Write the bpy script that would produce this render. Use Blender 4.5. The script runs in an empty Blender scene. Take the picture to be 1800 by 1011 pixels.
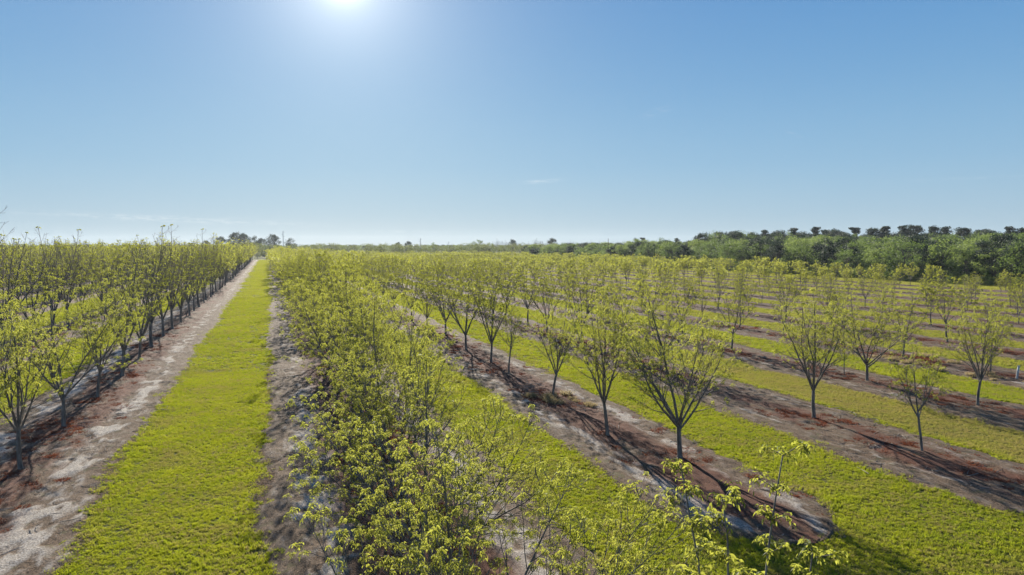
import bpy, math, random
import numpy as np
R = math.radians
C = bpy.context.scene.collection
scene = bpy.context.scene

# ------------------------------------------------------------------ camera
H_CAM = 9.0
cam_d = bpy.data.cameras.new('camera'); cam_d.sensor_width = 36; cam_d.lens = 24
cam_d.clip_start = 0.1; cam_d.clip_end = 6000
cam = bpy.data.objects.new('camera', cam_d); C.objects.link(cam)
cam.location = (0, 0, H_CAM); cam.rotation_euler = (R(90 - 3.59), 0, 0)
scene.camera = cam

# ------------------------------------------------------------------ light
SUN_AZ, SUN_EL = -13.6, 20.7           # azimuth from +Y towards +X
SUN = (math.sin(R(SUN_AZ)) * math.cos(R(SUN_EL)), math.cos(R(SUN_AZ)) * math.cos(R(SUN_EL)), math.sin(R(SUN_EL)))
sun_d = bpy.data.lights.new('sun', 'SUN'); sun_d.energy = 5.0; sun_d.angle = R(0.55); sun_d.color = (1.0, 0.93, 0.80)
sun_o = bpy.data.objects.new('sun', sun_d); C.objects.link(sun_o)
from mathutils import Vector, Matrix
sun_o.rotation_euler = Vector(SUN).to_track_quat('Z', 'Y').to_euler()
scene.view_settings.view_transform = 'Standard'; scene.view_settings.look = 'None'
scene.view_settings.gamma = 1; scene.view_settings.use_curve_mapping = False
scene.view_settings.exposure = 1.15
scene.cycles.use_denoising = True
scene.cycles.transparent_max_bounces = 8
scene.cycles.max_bounces = 6; scene.cycles.diffuse_bounces = 3; scene.cycles.transmission_bounces = 4
scene.cycles.volume_bounces = 0


class NT:
    """small node-tree writer"""
    def __init__(s, tree): s.t = tree; s.t.nodes.clear()
    def n(s, typ, **kw):
        nd = s.t.nodes.new(typ)
        for k, v in kw.items():
            if k.startswith('i_'): nd.inputs[k[2:].replace('_', ' ')].default_value = v
            else: setattr(nd, k, v)
        return nd
    def put(s, sock, v):
        if hasattr(v, 'is_output') or isinstance(v, bpy.types.NodeSocket): s.t.links.new(v, sock)
        elif v is not None: sock.default_value = v
    def m(s, op, a, b=None, c=None, clamp=False):
        nd = s.t.nodes.new('ShaderNodeMath'); nd.operation = op; nd.use_clamp = clamp
        s.put(nd.inputs[0], a)
        if b is not None: s.put(nd.inputs[1], b)
        if c is not None: s.put(nd.inputs[2], c)
        return nd.outputs[0]
    def mix(s, f, a, b, blend='MIX'):
        nd = s.t.nodes.new('ShaderNodeMix'); nd.data_type = 'RGBA'; nd.blend_type = blend
        s.put(nd.inputs[0], f)
        for i, v in ((6, a), (7, b)):
            if isinstance(v, tuple) and len(v) == 3: v = (*v, 1)
            s.put(nd.inputs[i], v)
        return nd.outputs[2]
    def noise(s, vec, scale, detail=3, rough=0.55):
        nd = s.t.nodes.new('ShaderNodeTexNoise'); nd.inputs['Scale'].default_value = scale
        nd.inputs['Detail'].default_value = detail; nd.inputs['Roughness'].default_value = rough
        if vec is not None: s.t.links.new(vec, nd.inputs['Vector'])
        return nd.outputs[0]
    def smooth(s, v, lo, hi):
        nd = s.t.nodes.new('ShaderNodeMapRange'); nd.interpolation_type = 'SMOOTHSTEP'
        s.put(nd.inputs[0], v); s.put(nd.inputs[1], lo); s.put(nd.inputs[2], hi)
        return nd.outputs[0]
    def scale(s, vec, sx, sy, sz=1):
        nd = s.t.nodes.new('ShaderNodeVectorMath'); nd.operation = 'MULTIPLY'
        s.t.links.new(vec, nd.inputs[0]); nd.inputs[1].default_value = (sx, sy, sz)
        return nd.outputs[0]
    def attr(s, name):
        nd = s.t.nodes.new('ShaderNodeAttribute'); nd.attribute_name = name
        return nd


world = bpy.data.worlds.new('World'); scene.world = world; world.use_nodes = True
w = NT(world.node_tree)
sky = w.n('ShaderNodeTexSky', sky_type='NISHITA', sun_disc=False, sun_elevation=R(SUN_EL), sun_rotation=R(SUN_AZ),
          altitude=50, air_density=1.0, dust_density=0.2, ozone_density=2.2)
tc = w.n('ShaderNodeTexCoord'); SKY_MIX = 0.035
dirn = w.n('ShaderNodeVectorMath', operation='NORMALIZE'); w.t.links.new(tc.outputs['Generated'], dirn.inputs[0])
dv = dirn.outputs[0]
dot = w.n('ShaderNodeVectorMath', operation='DOT_PRODUCT'); w.t.links.new(dv, dot.inputs[0]); dot.inputs[1].default_value = SUN
ang = w.m('MULTIPLY', w.m('ARCCOSINE', w.m('MINIMUM', dot.outputs['Value'], 0.999999)), 57.2958)
SKY_STRENGTH = 0.062; KSKY = 1.0 / (SKY_STRENGTH * 2 ** scene.view_settings.exposure)
sep = w.n('ShaderNodeSeparateXYZ'); w.t.links.new(dv, sep.inputs[0])
el = w.m('MULTIPLY', w.m('ARCSINE', sep.outputs[2]), 57.2958)
# clear air: pale at the horizon, deeper blue with height, the same all the way round
ramp = w.n('ShaderNodeValToRGB'); cr = ramp.color_ramp; cr.interpolation = 'B_SPLINE'
stops = [(0.0, (.42, .56, .665)), (.03, (.365, .53, .67)), (.07, (.285, .495, .69)), (.14, (.175, .385, .65)), (.22, (.10, .29, .60)), (.30, (.08, .245, .56)), (.5, (.06, .18, .48)), (1.0, (.045, .14, .40))]
cr.elements[0].position, cr.elements[0].color = stops[0][0], (*stops[0][1], 1)
cr.elements[1].position, cr.elements[1].color = stops[-1][0], (*stops[-1][1], 1)
for p_, c_ in stops[1:-1]:
    e_ = cr.elements.new(p_); e_.color = (*c_, 1)
w.t.links.new(w.m('DIVIDE', w.m('MAXIMUM', el, 0.0), 90.0), ramp.inputs[0])
base = w.n('ShaderNodeVectorMath', operation='SCALE'); w.t.links.new(ramp.outputs[0], base.inputs[0]); base.inputs['Scale'].default_value = KSKY
mixed = w.mix(SKY_MIX, base.outputs[0], sky.outputs[0])
tot = None
for (amp, width, pw, col) in ((1.1, 1.5, 2, (1, 1, 1)), (.80, 3.2, 1, (1, .97, .9)), (.30, 12.0, 1, (1, .88, .55))):
    g_ = w.m('MULTIPLY', w.m('EXPONENT', w.m('MULTIPLY', w.m('POWER', w.m('DIVIDE', ang, width), float(pw)), -1.0)), amp * KSKY)
    gc = w.n('ShaderNodeVectorMath', operation='SCALE'); gc.inputs[0].default_value = col; w.t.links.new(g_, gc.inputs['Scale'])
    ad = w.n('ShaderNodeVectorMath', operation='ADD'); w.t.links.new(mixed if tot is None else tot.outputs[0], ad.inputs[0]); w.t.links.new(gc.outputs[0], ad.inputs[1]); tot = ad
# faint cirrus wisps low in the sky
az = w.m('MULTIPLY', w.m('ARCTAN2', sep.outputs[0], sep.outputs[1]), 57.2958)
cxyz = w.n('ShaderNodeCombineXYZ'); w.t.links.new(az, cxyz.inputs[0]); w.t.links.new(w.m('MULTIPLY', el, 5.0), cxyz.inputs[1])
wn = w.smooth(w.noise(cxyz.outputs[0], 0.9, 5, 0.6), 0.36, 0.72)
cl = None
for (a0, e0, wa, we, k, sl) in ((2.4, 5.25, 1.3, .16, 1.5, .06), (11.8, 10.6, 1.0, .22, .55, .25), (-26, 1.9, 8.0, .22, 1.1, -.03),
                                (-9, 1.1, 3.6, .10, .5, 0), (33, 4.6, 4, .10, .3, 0), (22.2, 8.4, .5, .10, .5, -.4)):
    u = w.m('DIVIDE', w.m('SUBTRACT', az, a0), wa)
    v = w.m('DIVIDE', w.m('SUBTRACT', w.m('SUBTRACT', el, e0), w.m('MULTIPLY', w.m('SUBTRACT', az, a0), sl)), we)
    g = w.m('MULTIPLY', w.m('EXPONENT', w.m('MULTIPLY', w.m('ADD', w.m('MULTIPLY', u, u), w.m('MULTIPLY', v, v)), -1.0)), k)
    cl = g if cl is None else w.m('ADD', cl, g)
cm = w.m('MULTIPLY', w.m('MULTIPLY', cl, wn), 0.32, clamp=True)
skyc = w.mix(cm, tot.outputs[0], (.92 * KSKY, .95 * KSKY, .97 * KSKY))
bg = w.n('ShaderNodeBackground', i_Strength=SKY_STRENGTH); w.t.links.new(skyc, bg.inputs[0])
wo = w.n('ShaderNodeOutputWorld'); w.t.links.new(bg.outputs[0], wo.inputs[0])

# ------------------------------------------------------------------ helpers
TH = R(19.5)                                  # rows run 19.5 degrees to the left of the view
NX = (math.cos(TH), math.sin(TH)); UX = (-math.sin(TH), math.cos(TH))
def W(D, s): return (D * NX[0] + s * UX[0], D * NX[1] + s * UX[1])      # row frame -> world
def DS(X, Y): return (X * NX[0] + Y * NX[1], X * UX[0] + Y * UX[1])
def spot(px, z): return ((px - 900) / 1202.0 * z, z)

def vnoise(x, y, seed=0):
    xi = np.floor(x).astype(np.int64); yi = np.floor(y).astype(np.int64); fx = x - xi; fy = y - yi
    def h(a, b):
        n = (a * 374761393 + b * 668265263 + seed * 974634777) & 0x7fffffff
        n = ((n ^ (n >> 13)) * 1274126177) & 0x7fffffff
        return ((n ^ (n >> 16)) & 0xffff) / 65535.0
    fx = fx * fx * (3 - 2 * fx); fy = fy * fy * (3 - 2 * fy)
    return (h(xi, yi) * (1 - fx) + h(xi + 1, yi) * fx) * (1 - fy) + (h(xi, yi + 1) * (1 - fx) + h(xi + 1, yi + 1) * fx) * fy

def fast_mesh(name, V, F, mats, attrs=None, mat_index=None, smooth=False):
    """V (n,3); F list of (m,k) index arrays"""
    V = np.asarray(V, dtype=np.float32)
    Fs = [np.asarray(f, dtype=np.int32) for f in F if len(f)]
    me = bpy.data.meshes.new(name)
    nl = sum(f.size for f in Fs); npoly = sum(len(f) for f in Fs)
    me.vertices.add(len(V)); me.vertices.foreach_set('co', V.ravel())
    me.loops.add(nl); me.loops.foreach_set('vertex_index', np.concatenate([f.ravel() for f in Fs]))
    tot_ = np.concatenate([np.full(len(f), f.shape[1], np.int32) for f in Fs])
    st = np.concatenate([[0], np.cumsum(tot_)[:-1]]).astype(np.int32)
    me.polygons.add(npoly); me.polygons.foreach_set('loop_start', st)
    if mat_index is not None: me.polygons.foreach_set('material_index', np.asarray(mat_index, np.int32))
    me.polygons.foreach_set('use_smooth', np.full(npoly, smooth))
    for k, v in (attrs or {}).items():
        a = me.attributes.new(k, 'FLOAT', 'POINT'); a.data.foreach_set('value', np.asarray(v, np.float32))
    for m_ in (mats if isinstance(mats, (list, tuple)) else [mats]): me.materials.append(m_)
    me.update(calc_edges=True)
    return me

def obj(name, me, parent=None, **props):
    o = bpy.data.objects.new(name, me); C.objects.link(o)
    if parent is not None: o.parent = parent
    for k, v in props.items(): o[k] = v
    return o

def thing(name, loc, label, cat, group=None, rz=0, sc=1):
    o = bpy.data.objects.new(name, None); C.objects.link(o); o.empty_display_size = .3
    o.location = loc; o.rotation_euler = (0, 0, rz)
    o.scale = (sc, sc, sc) if not isinstance(sc, tuple) else sc
    o['label'] = label; o['category'] = cat
    if group: o['group'] = group
    return o

class Tubes:
    def __init__(s): s.V = []; s.Q = []; s.T = []; s.n = 0
    def add(s, P, r, sides=4, cap=True):
        P = np.asarray(P, float); r = np.asarray(r, float); m = len(P)
        d = np.gradient(P, axis=0); d /= np.linalg.norm(d, axis=1)[:, None] + 1e-9
        ref = np.array([.31, .95, .03]) if abs(d[0][1]) < .9 else np.array([1., 0, 0])
        a = np.cross(d, ref); a /= np.linalg.norm(a, axis=1)[:, None] + 1e-9
        b = np.cross(d, a)
        th = np.arange(sides) * 2 * math.pi / sides
        ring = P[:, None, :] + r[:, None, None] * (np.cos(th)[None, :, None] * a[:, None, :] + np.sin(th)[None, :, None] * b[:, None, :])
        s.V.append(ring.reshape(-1, 3))
        i = np.arange(m - 1)[:, None] * sides; j = np.arange(sides)[None, :]; j2 = (j + 1) % sides
        s.Q.append((np.stack([i + j, i + j2, i + sides + j2, i + sides + j], -1).reshape(-1, 4) + s.n))
        base = s.n + (m - 1) * sides
        if cap and sides == 3: s.T.append(np.array([[base, base + 1, base + 2]]))
        elif cap and sides > 3: s.T.append(np.array([[base, base + k, base + k + 1] for k in range(1, sides - 1)]))
        s.n += m * sides
    def mesh(s, name, mat, smooth=True):
        return fast_mesh(name, np.concatenate(s.V), [np.concatenate(s.Q), np.concatenate(s.T) if s.T else np.zeros((0, 3))], mat, smooth=smooth)

# ------------------------------------------------------------------ materials
def mat(name):
    m_ = bpy.data.materials.new(name); m_.use_nodes = True
    return m_, NT(m_.node_tree)

def leaf_material(name, dark, mid, light, trans, tr=0.5, gloss=0.45):
    m_, t = mat(name)
    at = t.attr('tint').outputs['Fac']
    oi = t.n('ShaderNodeObjectInfo').outputs['Random']
    f = t.m('ADD', t.m('MULTIPLY', at, 0.8), t.m('MULTIPLY', oi, 0.25), clamp=True)
    c = t.mix(t.smooth(f, 0.0, 0.5), dark, mid); c = t.mix(t.smooth(f, 0.5, 1.0), c, light)
    p = t.n('ShaderNodeBsdfPrincipled', i_Roughness=gloss); p.inputs['Specular IOR Level'].default_value = 0.22
    t.t.links.new(c, p.inputs['Base Color'])
    tl = t.n('ShaderNodeBsdfTranslucent')
    c2 = t.mix(0.6, c, trans); t.t.links.new(c2, tl.inputs[0])
    mx = t.n('ShaderNodeMixShader'); mx.inputs[0].default_value = tr
    t.t.links.new(p.outputs[0], mx.inputs[1]); t.t.links.new(tl.outputs[0], mx.inputs[2])
    o = t.n('ShaderNodeOutputMaterial'); t.t.links.new(mx.outputs[0], o.inputs[0])
    return m_

def plain(name, c1, c2, scale=3, rough=0.9, stretch=(1, 1, 1), bump=0.0):
    m_, t = mat(name)
    pos = t.n('ShaderNodeTexCoord').outputs['Object']
    n_ = t.noise(t.scale(pos, *stretch), scale, 4, .6)
    c = t.mix(t.smooth(n_, .3, .7), c1, c2)
    p = t.n('ShaderNodeBsdfPrincipled', i_Roughness=rough); t.t.links.new(c, p.inputs['Base Color'])
    p.inputs['Specular IOR Level'].default_value = 0.25
    if bump:
        b = t.n('ShaderNodeBump', i_Strength=bump, i_Distance=0.02); t.t.links.new(n_, b.inputs['Height']); t.t.links.new(b.outputs[0], p.inputs['Normal'])
    o = t.n('ShaderNodeOutputMaterial'); t.t.links.new(p.outputs[0], o.inputs[0])
    return m_

M_LEAF = leaf_material('orchard_leaf', (.050, .075, .022), (.13, .160, .036), (.30, .31, .05), (.58, .58, .08), .58, .55)
M_OAK = leaf_material('broadleaf', (.028, .055, .018), (.075, .125, .035), (.13, .18, .05), (.22, .30, .06), .45, .6)
M_PALE = leaf_material('pale_broadleaf', (.07, .11, .035), (.12, .17, .05), (.19, .24, .07), (.30, .38, .08), .5, .6)
M_DARK = leaf_material('dark_evergreen', (.014, .028, .018), (.026, .046, .026), (.05, .075, .035), (.05, .08, .03), .25, .6)
M_OLIVE = leaf_material('olive_crown', (.09, .11, .03), (.13, .155, .035), (.17, .19, .04), (.22, .25, .05), .45, .6)
M_BARK = plain('orchard_bark', (.11, .092, .075), (.25, .215, .18), 9, .9, (1, 1, .25), .5)
M_WBARK = plain('wood_bark', (.05, .04, .035), (.12, .10, .085), 4, .95, (1, 1, .2))
M_GREYTWIG = plain('bare_twig_bark', (.16, .15, .14), (.26, .24, .22), 4)

def grass_blade_material():
    m_, t = mat('grass_blade')
    pos = t.n('ShaderNodeNewGeometry').outputs['Position']
    big = t.smooth(t.noise(pos, .16, 3), .35, .68)
    med = t.smooth(t.noise(pos, 1.3, 5, .7), .38, .66)
    at = t.attr('tint').outputs['Fac']
    # dry tan stretch between the third and fourth rows right of the lane
    x = t.n('ShaderNodeSeparateXYZ'); t.t.links.new(pos, x.inputs[0])
    D = t.m('ADD', t.m('MULTIPLY', x.outputs[0], NX[0]), t.m('MULTIPLY', x.outputs[1], NX[1]))
    S = t.m('ADD', t.m('MULTIPLY', x.outputs[0], UX[0]), t.m('MULTIPLY', x.outputs[1], UX[1]))
    d1 = t.m('MULTIPLY', t.smooth(D, 28.6, 30.0), t.m('SUBTRACT', 1.0, t.smooth(D, 36, 38)))
    d1 = t.m('MULTIPLY', d1, t.m('SUBTRACT', 1.0, t.smooth(S, 30, 60)))
    d2 = t.m('ADD', t.m('MULTIPLY', t.smooth(D, 44, 50), .45), t.m('MULTIPLY', t.smooth(t.noise(pos, .30, 4, .6), .52, .70), .8))
    dry = t.m('MULTIPLY', t.m('ADD', d1, d2, clamp=True), t.m('ADD', t.m('MULTIPLY', med, .4), .6))
    c = t.mix(t.m('ADD', t.m('MULTIPLY', big, .45), t.m('MULTIPLY', at, .55)), (.095, .155, .016), (.35, .37, .03))
    c = t.mix(t.m('MULTIPLY', med, .5), c, (.40, .36, .03))
    tan = t.m('MULTIPLY', t.smooth(t.m('ADD', t.m('MULTIPLY', at, .6), t.m('MULTIPLY', t.noise(pos, .7, 4, .65), .8)), .78, .92), .8)
    c = t.mix(tan, c, (.30, .235, .10))
    c = t.mix(t.m('MULTIPLY', dry, .9), c, (.34, .27, .10))
    p = t.n('ShaderNodeBsdfPrincipled', i_Roughness=.6); t.t.links.new(c, p.inputs['Base Color']); p.inputs['Specular IOR Level'].default_value = .2
    tl = t.n('ShaderNodeBsdfTranslucent'); t.t.links.new(t.mix(.5, c, (.46, .50, .02)), tl.inputs[0])
    t.t.links.new(t.mix(t.m('MAXIMUM', t.m('MULTIPLY', dry, .8), tan), t.mix(.4, c, (.50, .56, .02)), c), tl.inputs[0])
    mx = t.n('ShaderNodeMixShader'); mx.inputs[0].default_value = .5
    t.t.links.new(p.outputs[0], mx.inputs[1]); t.t.links.new(tl.outputs[0], mx.inputs[2])
    o = t.n('ShaderNodeOutputMaterial'); t.t.links.new(mx.outputs[0], o.inputs[0])
    return m_
M_GRASS = grass_blade_material()

def ground_material():
    m_, t = mat('turf_thatch')
    pos = t.n('ShaderNodeNewGeometry').outputs['Position']
    n1 = t.smooth(t.noise(pos, .2, 4), .35, .65); n2 = t.smooth(t.noise(pos, 9, 4, .7), .35, .65)
    c = t.mix(n1, (.10, .12, .015), (.16, .15, .03)); c = t.mix(n2, c, (.05, .05, .015))
    p = t.n('ShaderNodeBsdfPrincipled', i_Roughness=1); p.inputs['Specular IOR Level'].default_value = .1
    t.t.links.new(c, p.inputs['Base Color'])
    b = t.n('ShaderNodeBump', i_Strength=.8, i_Distance=.05); t.t.links.new(n2, b.inputs['Height']); t.t.links.new(b.outputs[0], p.inputs['Normal'])
    o = t.n('ShaderNodeOutputMaterial'); t.t.links.new(p.outputs[0], o.inputs[0])
    return m_

def soil_material():
    m_, t = mat('herbicide_strip_soil')
    pos = t.n('ShaderNodeTexCoord').outputs['Object']        # x across the strip, y along it
    u = t.attr('across').outputs['Fac']; au = t.m('ABSOLUTE', u)
    sandy = t.attr('sandy').outputs['Fac']; plate = t.attr('plate').outputs['Fac']
    st = t.scale(pos, 1, .35)
    nA = t.noise(st, .8, 4, .6); nB = t.noise(st, 3.2, 5, .65); nC = t.noise(pos, 17, 5, .8); nD = t.noise(t.scale(pos, 1, .6), .55, 3)
    track = t.m('MULTIPLY', t.smooth(au, .25, .5), t.m('SUBTRACT', 1.0, t.smooth(au, .62, .88)))
    sand = t.smooth(t.m('ADD', t.m('ADD', t.m('MULTIPLY', track, .24), t.m('MULTIPLY', nA, .40)), t.m('ADD', t.m('MULTIPLY', nB, .42), t.m('ADD', t.m('MULTIPLY', sandy, .22), t.m('MULTIPLY', t.m('SUBTRACT', plate, .5), .20)))), .56, .80)
    brown = t.mix(t.smooth(nC, .38, .62), (.042, .027, .017), (.22, .145, .09))
    brown = t.mix(t.smooth(nB, .45, .75), brown, (.22, .175, .135))
    brown = t.mix(t.smooth(t.noise(pos, 2.0, 4), .55, .7), brown, (.11, .09, .045))
    sc = t.mix(t.smooth(nC, .38, .62), (.21, .175, .14), (.56, .50, .43))
    c = t.mix(sand, brown, sc)
    rust = t.m('MULTIPLY', t.smooth(t.m('ADD', t.m('ADD', nD, t.m('MULTIPLY', nB, .3)), t.attr('rusty').outputs['Fac']), .60, .76), t.m('SUBTRACT', 1.0, t.smooth(au, .3, .6)))
    c = t.mix(t.m('MULTIPLY', rust, .85), c, t.mix(t.smooth(nC, .3, .7), (.065, .024, .015), (.17, .062, .035)))
    p = t.n('ShaderNodeBsdfPrincipled', i_Roughness=.95); p.inputs['Specular IOR Level'].default_value = .15
    t.t.links.new(c, p.inputs['Base Color'])
    hgt = t.m('ADD', t.m('MULTIPLY', nB, .7), t.m('MULTIPLY', nC, .3))
    b = t.n('ShaderNodeBump', i_Strength=1.0, i_Distance=.22); t.t.links.new(hgt, b.inputs['Height']); t.t.links.new(b.outputs[0], p.inputs['Normal'])
    o = t.n('ShaderNodeOutputMaterial'); t.t.links.new(p.outputs[0], o.inputs[0])
    return m_
M_SOIL = soil_material()

# ------------------------------------------------------------------ setting
GX = np.linspace(-2500, 2500, 41); gx, gy = np.meshgrid(GX, GX + 1800)
V = np.stack([gx.ravel(), gy.ravel(), np.full(gx.size, 0.0)], 1)
ii = (np.arange(40)[:, None] * 41 + np.arange(40)[None, :]).ravel()
obj('ground', fast_mesh('ground', V, [np.stack([ii, ii + 1, ii + 42, ii + 41], 1)], ground_material()), kind='structure')

# rows: centre line of trees, left/right edge of the bare strip, start of the strip, label
ROWS = []
ORD = ['', 'second ', 'third ', 'fourth ', 'fifth ', 'sixth ', 'seventh ', 'eighth ', 'ninth ', 'tenth ', 'eleventh ', 'twelfth ', 'thirteenth ', 'fourteenth ', 'fifteenth ', 'sixteenth ', 'seventeenth ', 'eighteenth ']
ROWS.append(dict(D=-9.7, a=-13.3, b=-5.9, s0=2, name='first row left of the lane'))
for k in range(1, 16): ROWS.append(dict(D=-9.7 - 10.7 * k, a=-12.6 - 10.7 * k, b=-6.8 - 10.7 * k, s0=20, name=ORD[k] + 'row left of the lane'))
ROWS.append(dict(D=4.6, a=-.35, b=8.5, s0=2, name='first row right of the lane'))
for k in range(1, 13):
    D = 15.6 + 10.65 * (k - 1)
    ROWS.append(dict(D=D, a=D - 3.4, b=D + 2.7, s0=(15.8 if k == 1 else 13.5), name=ORD[k] + 'row right of the lane'))

def edge(sv, seed): return .5 * (vnoise(sv * .09, sv * 0, seed + 31) - .5) + .42 * (vnoise(sv * .35, sv * 0, seed) - .5) + .30 * (vnoise(sv * 1.7, sv * 0, seed + 7) - .5)

for ri, r_ in enumerate(ROWS):
    near = abs(r_['D']) < 60
    segs = [(r_['s0'], 45, .13), (45, 100, .3), (100, 428, 2.0)] if near else [(r_['s0'], 100, .6), (100, 428, 3.0)]
    sv = np.concatenate([np.arange(a, b, st) for a, b, st in segs] + [[428.0]])
    nu = 56 if near else 14
    u = np.linspace(-1, 1, nu)
    cen = (r_['a'] + r_['b']) / 2; hw = (r_['b'] - r_['a']) / 2
    tp = np.clip((sv - r_['s0']) / 3.0, 0, 1) ** .5               # rounded near end
    L = (-hw * tp + edge(sv, ri)); Rr = (hw * tp + edge(sv, ri + 50))
    X = L[:, None] + (Rr - L)[:, None] * (u[None, :] + 1) / 2; Y = np.repeat(sv[:, None], nu, 1)
    Z = .030 * vnoise(X * 1.6, Y * .7, ri) + .034 * vnoise(X * 4.5, Y * 2.4, ri + 3) + .024 * vnoise(X * 9, Y * 7, ri + 5)
    Z += .028 * np.abs(np.sin(vnoise(X * 1.1, Y * .25, ri + 9) * 14)) * (np.abs(u)[None, :] < .85)
    pn = vnoise(X * 1.5 + 2.0 * vnoise(X * .8, Y * .5, ri + 60), Y * .75, ri + 20) * .6 + vnoise(X * 3.6, Y * 2.0, ri + 21) * .4
    plate = np.clip((pn - .47) * 9, 0, 1); Z += .045 * plate
    fall = np.clip((1 - np.abs(u)) / .12, 0, 1)[None, :]
    Z = .006 + Z * fall * np.where(Y > 100, .5, 1)
    V = np.stack([X, Y, Z], -1).reshape(-1, 3); ns = len(sv)
    ii = (np.arange(ns - 1)[:, None] * nu + np.arange(nu - 1)[None, :]).ravel()
    sfall = -np.clip((sv - 30) / 50, 0, 1) * .7
    sandy = {-9.7: .48, 4.6: .05}.get(r_['D'], -.55)
    if abs(r_['D'] - 15.6) < 1: sandy = -.1
    me = fast_mesh('soil_strip', V, [np.stack([ii, ii + 1, ii + nu + 1, ii + nu], 1)], M_SOIL,
                   dict(rusty=np.full(ns * nu, .15 if r_['D'] > 0 and r_['D'] < 20 else .04), plate=plate.ravel(), across=np.repeat(u[None, :], ns, 0).ravel(), sandy=np.repeat((sandy + sfall)[:, None], nu, 1).ravel()), smooth=True)
    o = obj('soil_strip', me, kind='structure')
    o.rotation_euler = (0, 0, TH); o.location = (*W(cen, 0), 0)

# ------------------------------------------------------------------ scatter (stuff)
def proto(name, me): return bpy.data.objects.new(name, me)      # not linked: only instanced

def scatter(name, P, rz, sc, idx, protos, **props):
    P = np.asarray(P, np.float32)
    me = bpy.data.meshes.new(name); me.vertices.add(len(P)); me.vertices.foreach_set('co', P.ravel())
    rv = np.zeros((len(P), 3), np.float32); rv[:, 2] = rz
    a = me.attributes.new('rot', 'FLOAT_VECTOR', 'POINT'); a.data.foreach_set('vector', rv.ravel())
    sc = np.asarray(sc, np.float32)
    if sc.ndim == 1: sc = np.repeat(sc[:, None], 3, 1)
    a = me.attributes.new('scl', 'FLOAT_VECTOR', 'POINT'); a.data.foreach_set('vector', sc.ravel())
    a = me.attributes.new('idx', 'INT', 'POINT'); a.data.foreach_set('value', np.asarray(idx, np.int32))
    o = obj(name, me, **props)
    g = bpy.data.node_groups.new(name, 'GeometryNodeTree')
    g.interface.new_socket('Geometry', in_out='INPUT', socket_type='NodeSocketGeometry')
    g.interface.new_socket('Geometry', in_out='OUTPUT', socket_type='NodeSocketGeometry')
    gi = g.nodes.new('NodeGroupInput'); go = g.nodes.new('NodeGroupOutput')
    def na(nm, tp):
        n = g.nodes.new('GeometryNodeInputNamedAttribute'); n.data_type = tp; n.inputs['Name'].default_value = nm; return n.outputs[0]
    join = g.nodes.new('GeometryNodeJoinGeometry'); rot = na('rot', 'FLOAT_VECTOR'); scl = na('scl', 'FLOAT_VECTOR'); ix = na('idx', 'INT')
    for k, p in enumerate(protos):
        oi = g.nodes.new('GeometryNodeObjectInfo'); oi.inputs['Object'].default_value = p; oi.inputs['As Instance'].default_value = True
        ip = g.nodes.new('GeometryNodeInstanceOnPoints')
        cmp_ = g.nodes.new('FunctionNodeCompare'); cmp_.data_type = 'INT'; cmp_.operation = 'EQUAL'
        ai = [s_ for s_ in cmp_.inputs if s_.type == 'INT']
        g.links.new(ix, ai[0]); ai[1].default_value = k
        g.links.new(gi.outputs[0], ip.inputs['Points']); g.links.new(cmp_.outputs[0], ip.inputs['Selection'])
        g.links.new(oi.outputs['Geometry'], ip.inputs['Instance']); g.links.new(rot, ip.inputs['Rotation']); g.links.new(scl, ip.inputs['Scale'])
        g.links.new(ip.outputs[0], join.inputs[0])
    g.links.new(join.outputs[0], go.inputs[0])
    md = o.modifiers.new('scatter', 'NODES'); md.node_group = g
    return o

def blade_clump(rng, n, rad, h, wdt, lean=.5, m_=None, name='grass_clump', sub=0):
    r = rad * np.sqrt(rng.random(n)) * (1 + .25 * rng.standard_normal(n)); a = rng.random(n) * 2 * math.pi
    bx, by = r * np.cos(a), r * np.sin(a); az_ = rng.random(n) * 2 * math.pi
    hh = h * (.45 + .8 * rng.random(n)); ww = wdt * (.6 + .8 * rng.random(n))
    tint_ = rng.random(n)
    if sub:                                                   # blades gathered in small tufts of their own height and colour
        cr_ = rad * np.sqrt(rng.random(sub)); ca_ = rng.random(sub) * 6.283; w_ = rng.integers(0, sub, n)
        bx = cr_[w_] * np.cos(ca_[w_]) + rng.standard_normal(n) * rad * .10; by = cr_[w_] * np.sin(ca_[w_]) + rng.standard_normal(n) * rad * .10
        hh = hh * (.65 + .85 * rng.random(sub) ** 1.5)[w_]; tint_ = np.clip(rng.random(sub)[w_] * .8 + .2 * tint_, 0, 1)
    dx, dy = np.cos(az_) * ww / 2, np.sin(az_) * ww / 2
    ld = rng.random(n) * 2 * math.pi; ll = hh * lean * (.2 + rng.random(n))
    lx, ly = np.cos(ld) * ll, np.sin(ld) * ll
    z0 = np.zeros(n)
    V = np.stack([np.stack([bx - dx, by - dy, z0], 1), np.stack([bx + dx, by + dy, z0], 1),
                  np.stack([bx + lx * .35 + dx * .8, by + ly * .35 + dy * .8, hh * .6], 1), np.stack([bx + lx, by + ly, hh], 1)], 1)
    i = np.arange(n) * 4
    F = np.concatenate([np.stack([i, i + 1, i + 2], 1), np.stack([i, i + 2, i + 3], 1)])
    return fast_mesh(name, V.reshape(-1, 3), [F], m_ or M_GRASS, dict(tint=np.repeat(tint_, 4)))

rng = np.random.default_rng(5)
gp = [proto('grass_clump', blade_clump(rng, 280, .27, .052, .0085, .9, sub=20)) for _ in range(8)] + \
     [proto('grass_clump', blade_clump(rng, 420, .62, .08, .020, .8, sub=22)) for _ in range(3)] + \
     [proto('grass_clump', blade_clump(rng, 520, 1.7, .12, .07)) for _ in range(3)]

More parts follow.
